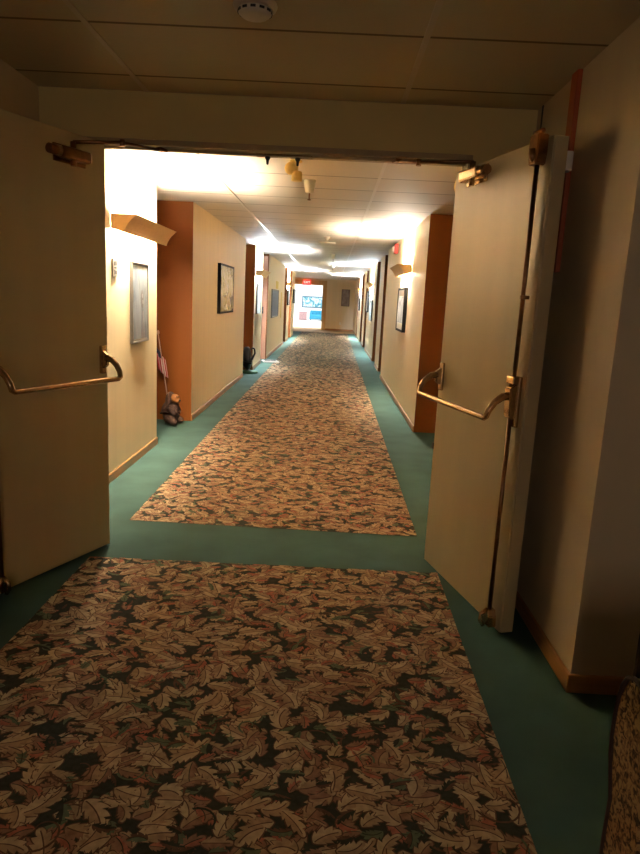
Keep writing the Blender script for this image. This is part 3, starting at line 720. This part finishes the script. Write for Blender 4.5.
def carpet(quad, z, label, seed, mats):
    """quad: near-left, near-right, far-right, far-left. Leafy scroll motif woven as flat coloured shapes."""
    R = random.Random(seed)
    V = []; F = []; MI = []
    base = [Vector((x, y, 0)) for x, y in quad]
    def add(pts, mi, zz):
        i = len(V); V.extend([(p[0], p[1], zz) for p in pts]); F.append(tuple(range(i, i+len(pts)))); MI.append(mi)
    add(quad, 0, z)
    ymin = min(q[1] for q in quad); ymax = max(q[1] for q in quad)
    xmin = min(q[0] for q in quad); xmax = max(q[0] for q in quad)
    def leaf(cx, cy, ang, L, W, bend, ma, mb, zz, n, lobes):
        if n > 10 and ma in (2, 3, 4):
            leaf0(cx-math.cos(ang)*.004, cy-math.sin(ang)*.004, ang, L+.008, W+.0055, bend, 6, 6, zz-.0004, n, lobes, False)
        leaf0(cx, cy, ang, L, W, bend, ma, mb, zz, n, lobes, n > 15)
    def leaf0(cx, cy, ang, L, W, bend, ma, mb, zz, n, lobes, rib):
        # spine with bend, serrated half widths
        Ls = []; Rs = []; Cs = []
        x, y, a = cx, cy, ang
        for k in range(n+1):
            tt = k/n
            w = W*(math.sin(PI*min(1, tt**.75*.985+.015)))**.7
            ph = (tt*lobes) % 1
            w *= .42 + .58*ph**.7 if tt < .93 else 1
            sx, sy = -math.sin(a), math.cos(a)
            back = .45*w*(ph)  # lobes point forward
            fx, fy = math.cos(a)*back, math.sin(a)*back
            Cs.append((x, y)); Ls.append((x+sx*w+fx, y+sy*w+fy)); Rs.append((x-sx*w*.9+fx, y-sy*w*.9+fy))
            x += math.cos(a)*L/n; y += math.sin(a)*L/n; a += bend/n
        i0 = len(V)
        for c, l, r in zip(Cs, Ls, Rs):
            V.append((c[0], c[1], zz+.0003)); V.append((l[0], l[1], zz)); V.append((r[0], r[1], zz))
        for k in range(n):
            a0 = i0+3*k; b0 = a0+3
            F.append((a0, b0, b0+1, a0+1)); MI.append(ma)
            F.append((a0, a0+2, b0+2, b0)); MI.append(mb)
        if rib:   # midrib
            i1 = len(V); hw = W*.05
            for k, c in enumerate(Cs[1:-2]):
                l = Ls[k+1]; dx, dy = l[0]-c[0], l[1]-c[1]; d = math.hypot(dx, dy) or 1
                V.append((c[0]+dx/d*hw, c[1]+dy/d*hw, zz+.0006)); V.append((c[0]-dx/d*hw, c[1]-dy/d*hw, zz+.0006))
            m = len(Cs[1:-2])
            for k in range(m-1):
                q = i1+2*k; F.append((q, q+2, q+3, q+1)); MI.append(6 if ma in (2, 3) else 0)
    def scroll(cx, cy, r, a0, sgn, w, mi, zz, n=14):
        i = len(V)
        for k in range(n+1):
            tt = k/n; rr = r*(1-.75*tt); a = a0+sgn*tt*4.4; ww = w*(1-.5*tt)
            V.append((cx+(rr+ww)*math.cos(a), cy+(rr+ww)*math.sin(a), zz)); V.append((cx+(rr-ww)*math.cos(a), cy+(rr-ww)*math.sin(a), zz))
        for k in range(n):
            q = i+2*k; F.append((q, q+2, q+3, q+1)); MI.append(mi)
    def flower(cx, cy, r, zz, m1, m2):
        for ring, (rr, mi) in enumerate(((r, m1), (r*.6, m2), (r*.3, m1))):
            n = 6; a0 = R.random()*6
            pts = []
            for k in range(24):
                a = a0+2*PI*k/24; q = rr*(.78+.22*abs(math.sin(n*(a-a0)/2)))
                pts.append((cx+q*math.cos(a), cy+q*math.sin(a)))
            add(pts, mi, zz+ring*.0003)
    y = ymin
    while y < ymax:
        far = y > 9; c = .042 if y < 9 else (.05 if y < 14 else .07)
        n = 6 if y > 14 else (11 if far else (20 if y < 6 else 16)); lob = 3 if y > 14 else 4
        nx = int((xmax-xmin)/c)+2
        for ix in range(nx):
            px = xmin+(ix+R.random()*.9)*c; py = y+R.random()*c*.9
            u = R.random(); ang = R.choice((0, PI))+R.gauss(0, .85)
            zz = z+.0008+R.random()*.0022; bd = R.uniform(-1.7, 1.7)
            if u < .29: leaf(px, py, ang, R.uniform(.07, .125), R.uniform(.028, .043), bd, 2, 3, zz+.0008, n, lob)
            elif u < .50: leaf(px, py, ang, R.uniform(.06, .12), R.uniform(.024, .038), bd, 3, 4, zz+.0005, n, lob)
            elif u < .66: leaf(px, py, ang, R.uniform(.06, .10), R.uniform(.02, .032), bd, 4, R.choice((5, 3)), zz, n, lob)
            elif u < .80: leaf(px, py, ang, R.uniform(.05, .10), R.uniform(.018, .028), bd, 1, R.choice((0, 1, 6)), zz+.0006, n, lob)
            elif u < .83: scroll(px, py, R.uniform(.03, .09), ang, R.choice((-1, 1)), .004, R.choice((1, 6, 0)), zz+.0012)
            elif u < .91: leaf(px, py, ang, R.uniform(.04, .08), R.uniform(.014, .022), bd, 0, 6, zz+.0014, n, lob)
            else: leaf(px, py, ang, R.uniform(.04, .07), R.uniform(.018, .026), bd, 5, 4, zz+.001, n, lob)
        y += c
    me = bpy.data.meshes.new('c'); me.from_pydata(V, [], F)
    for p, mi in zip(me.polygons, MI): p.material_index = mi
    bm = bmesh.new(); bm.from_mesh(me); bpy.data.meshes.remove(me)
    for i in range(4):
        a = base[i]; b = base[(i+1) % 4]; d = (b-a).normalized(); nrm = Vector((d.y, -d.x, 0))
        bmesh.ops.bisect_plane(bm, geom=bm.verts[:]+bm.edges[:]+bm.faces[:], plane_co=a, plane_no=nrm, clear_outer=True)
    for f in bm.faces:
        f.normal_update()
        if f.normal.z < 0: f.normal_flip()
    o = obj('patterned_carpet', bm, mats, recalc=False)
    return tag(o, label, 'carpet')
carpet([(-1.27, -1.2), (.60, -1.2), (.657, 3.375), (-1.256, 3.345)], .002, 'leafy patterned carpet panel in front of the double doors', 3, CM)
carpet([(-1.225, 3.955), (.617, 3.93), (.76, 29.38), (-1.27, 29.38)], .002, 'long leafy patterned carpet runner down the corridor', 5, CM)

# ---------------------------------------------------------------- world, camera
wd = bpy.data.worlds.new('w'); bpy.context.scene.world = wd; wd.use_nodes = True
wd.node_tree.nodes['Background'].inputs[0].default_value = (.01, .01, .012, 1); wd.node_tree.nodes['Background'].inputs[1].default_value = 1

f, vx, vy, phi, H = 650., 332., 300., .05, 1.45
dY = Vector((vx-320, -(vy-427), -f)).normalized()
r = Vector((math.cos(phi), -math.sin(phi), 0))
U = r.cross(dY).normalized(); X = dY.cross(U)
Rm = Matrix((X, dY, U))
cam = bpy.data.cameras.new('camera'); co = bpy.data.objects.new('camera', cam); COL.objects.link(co)
co.matrix_world = Matrix.Translation((0, 0, H)) @ Rm.to_4x4()
cam.sensor_fit = 'HORIZONTAL'; cam.sensor_width = 36; cam.lens = 36*f/640; cam.clip_start = .05; cam.clip_end = 200
sc = bpy.context.scene; sc.camera = co
sc.view_settings.view_transform = 'Standard'; sc.view_settings.look = 'None'; sc.view_settings.gamma = 1; sc.view_settings.exposure = 1.6
sc.cycles.max_bounces = 12; sc.cycles.diffuse_bounces = 8
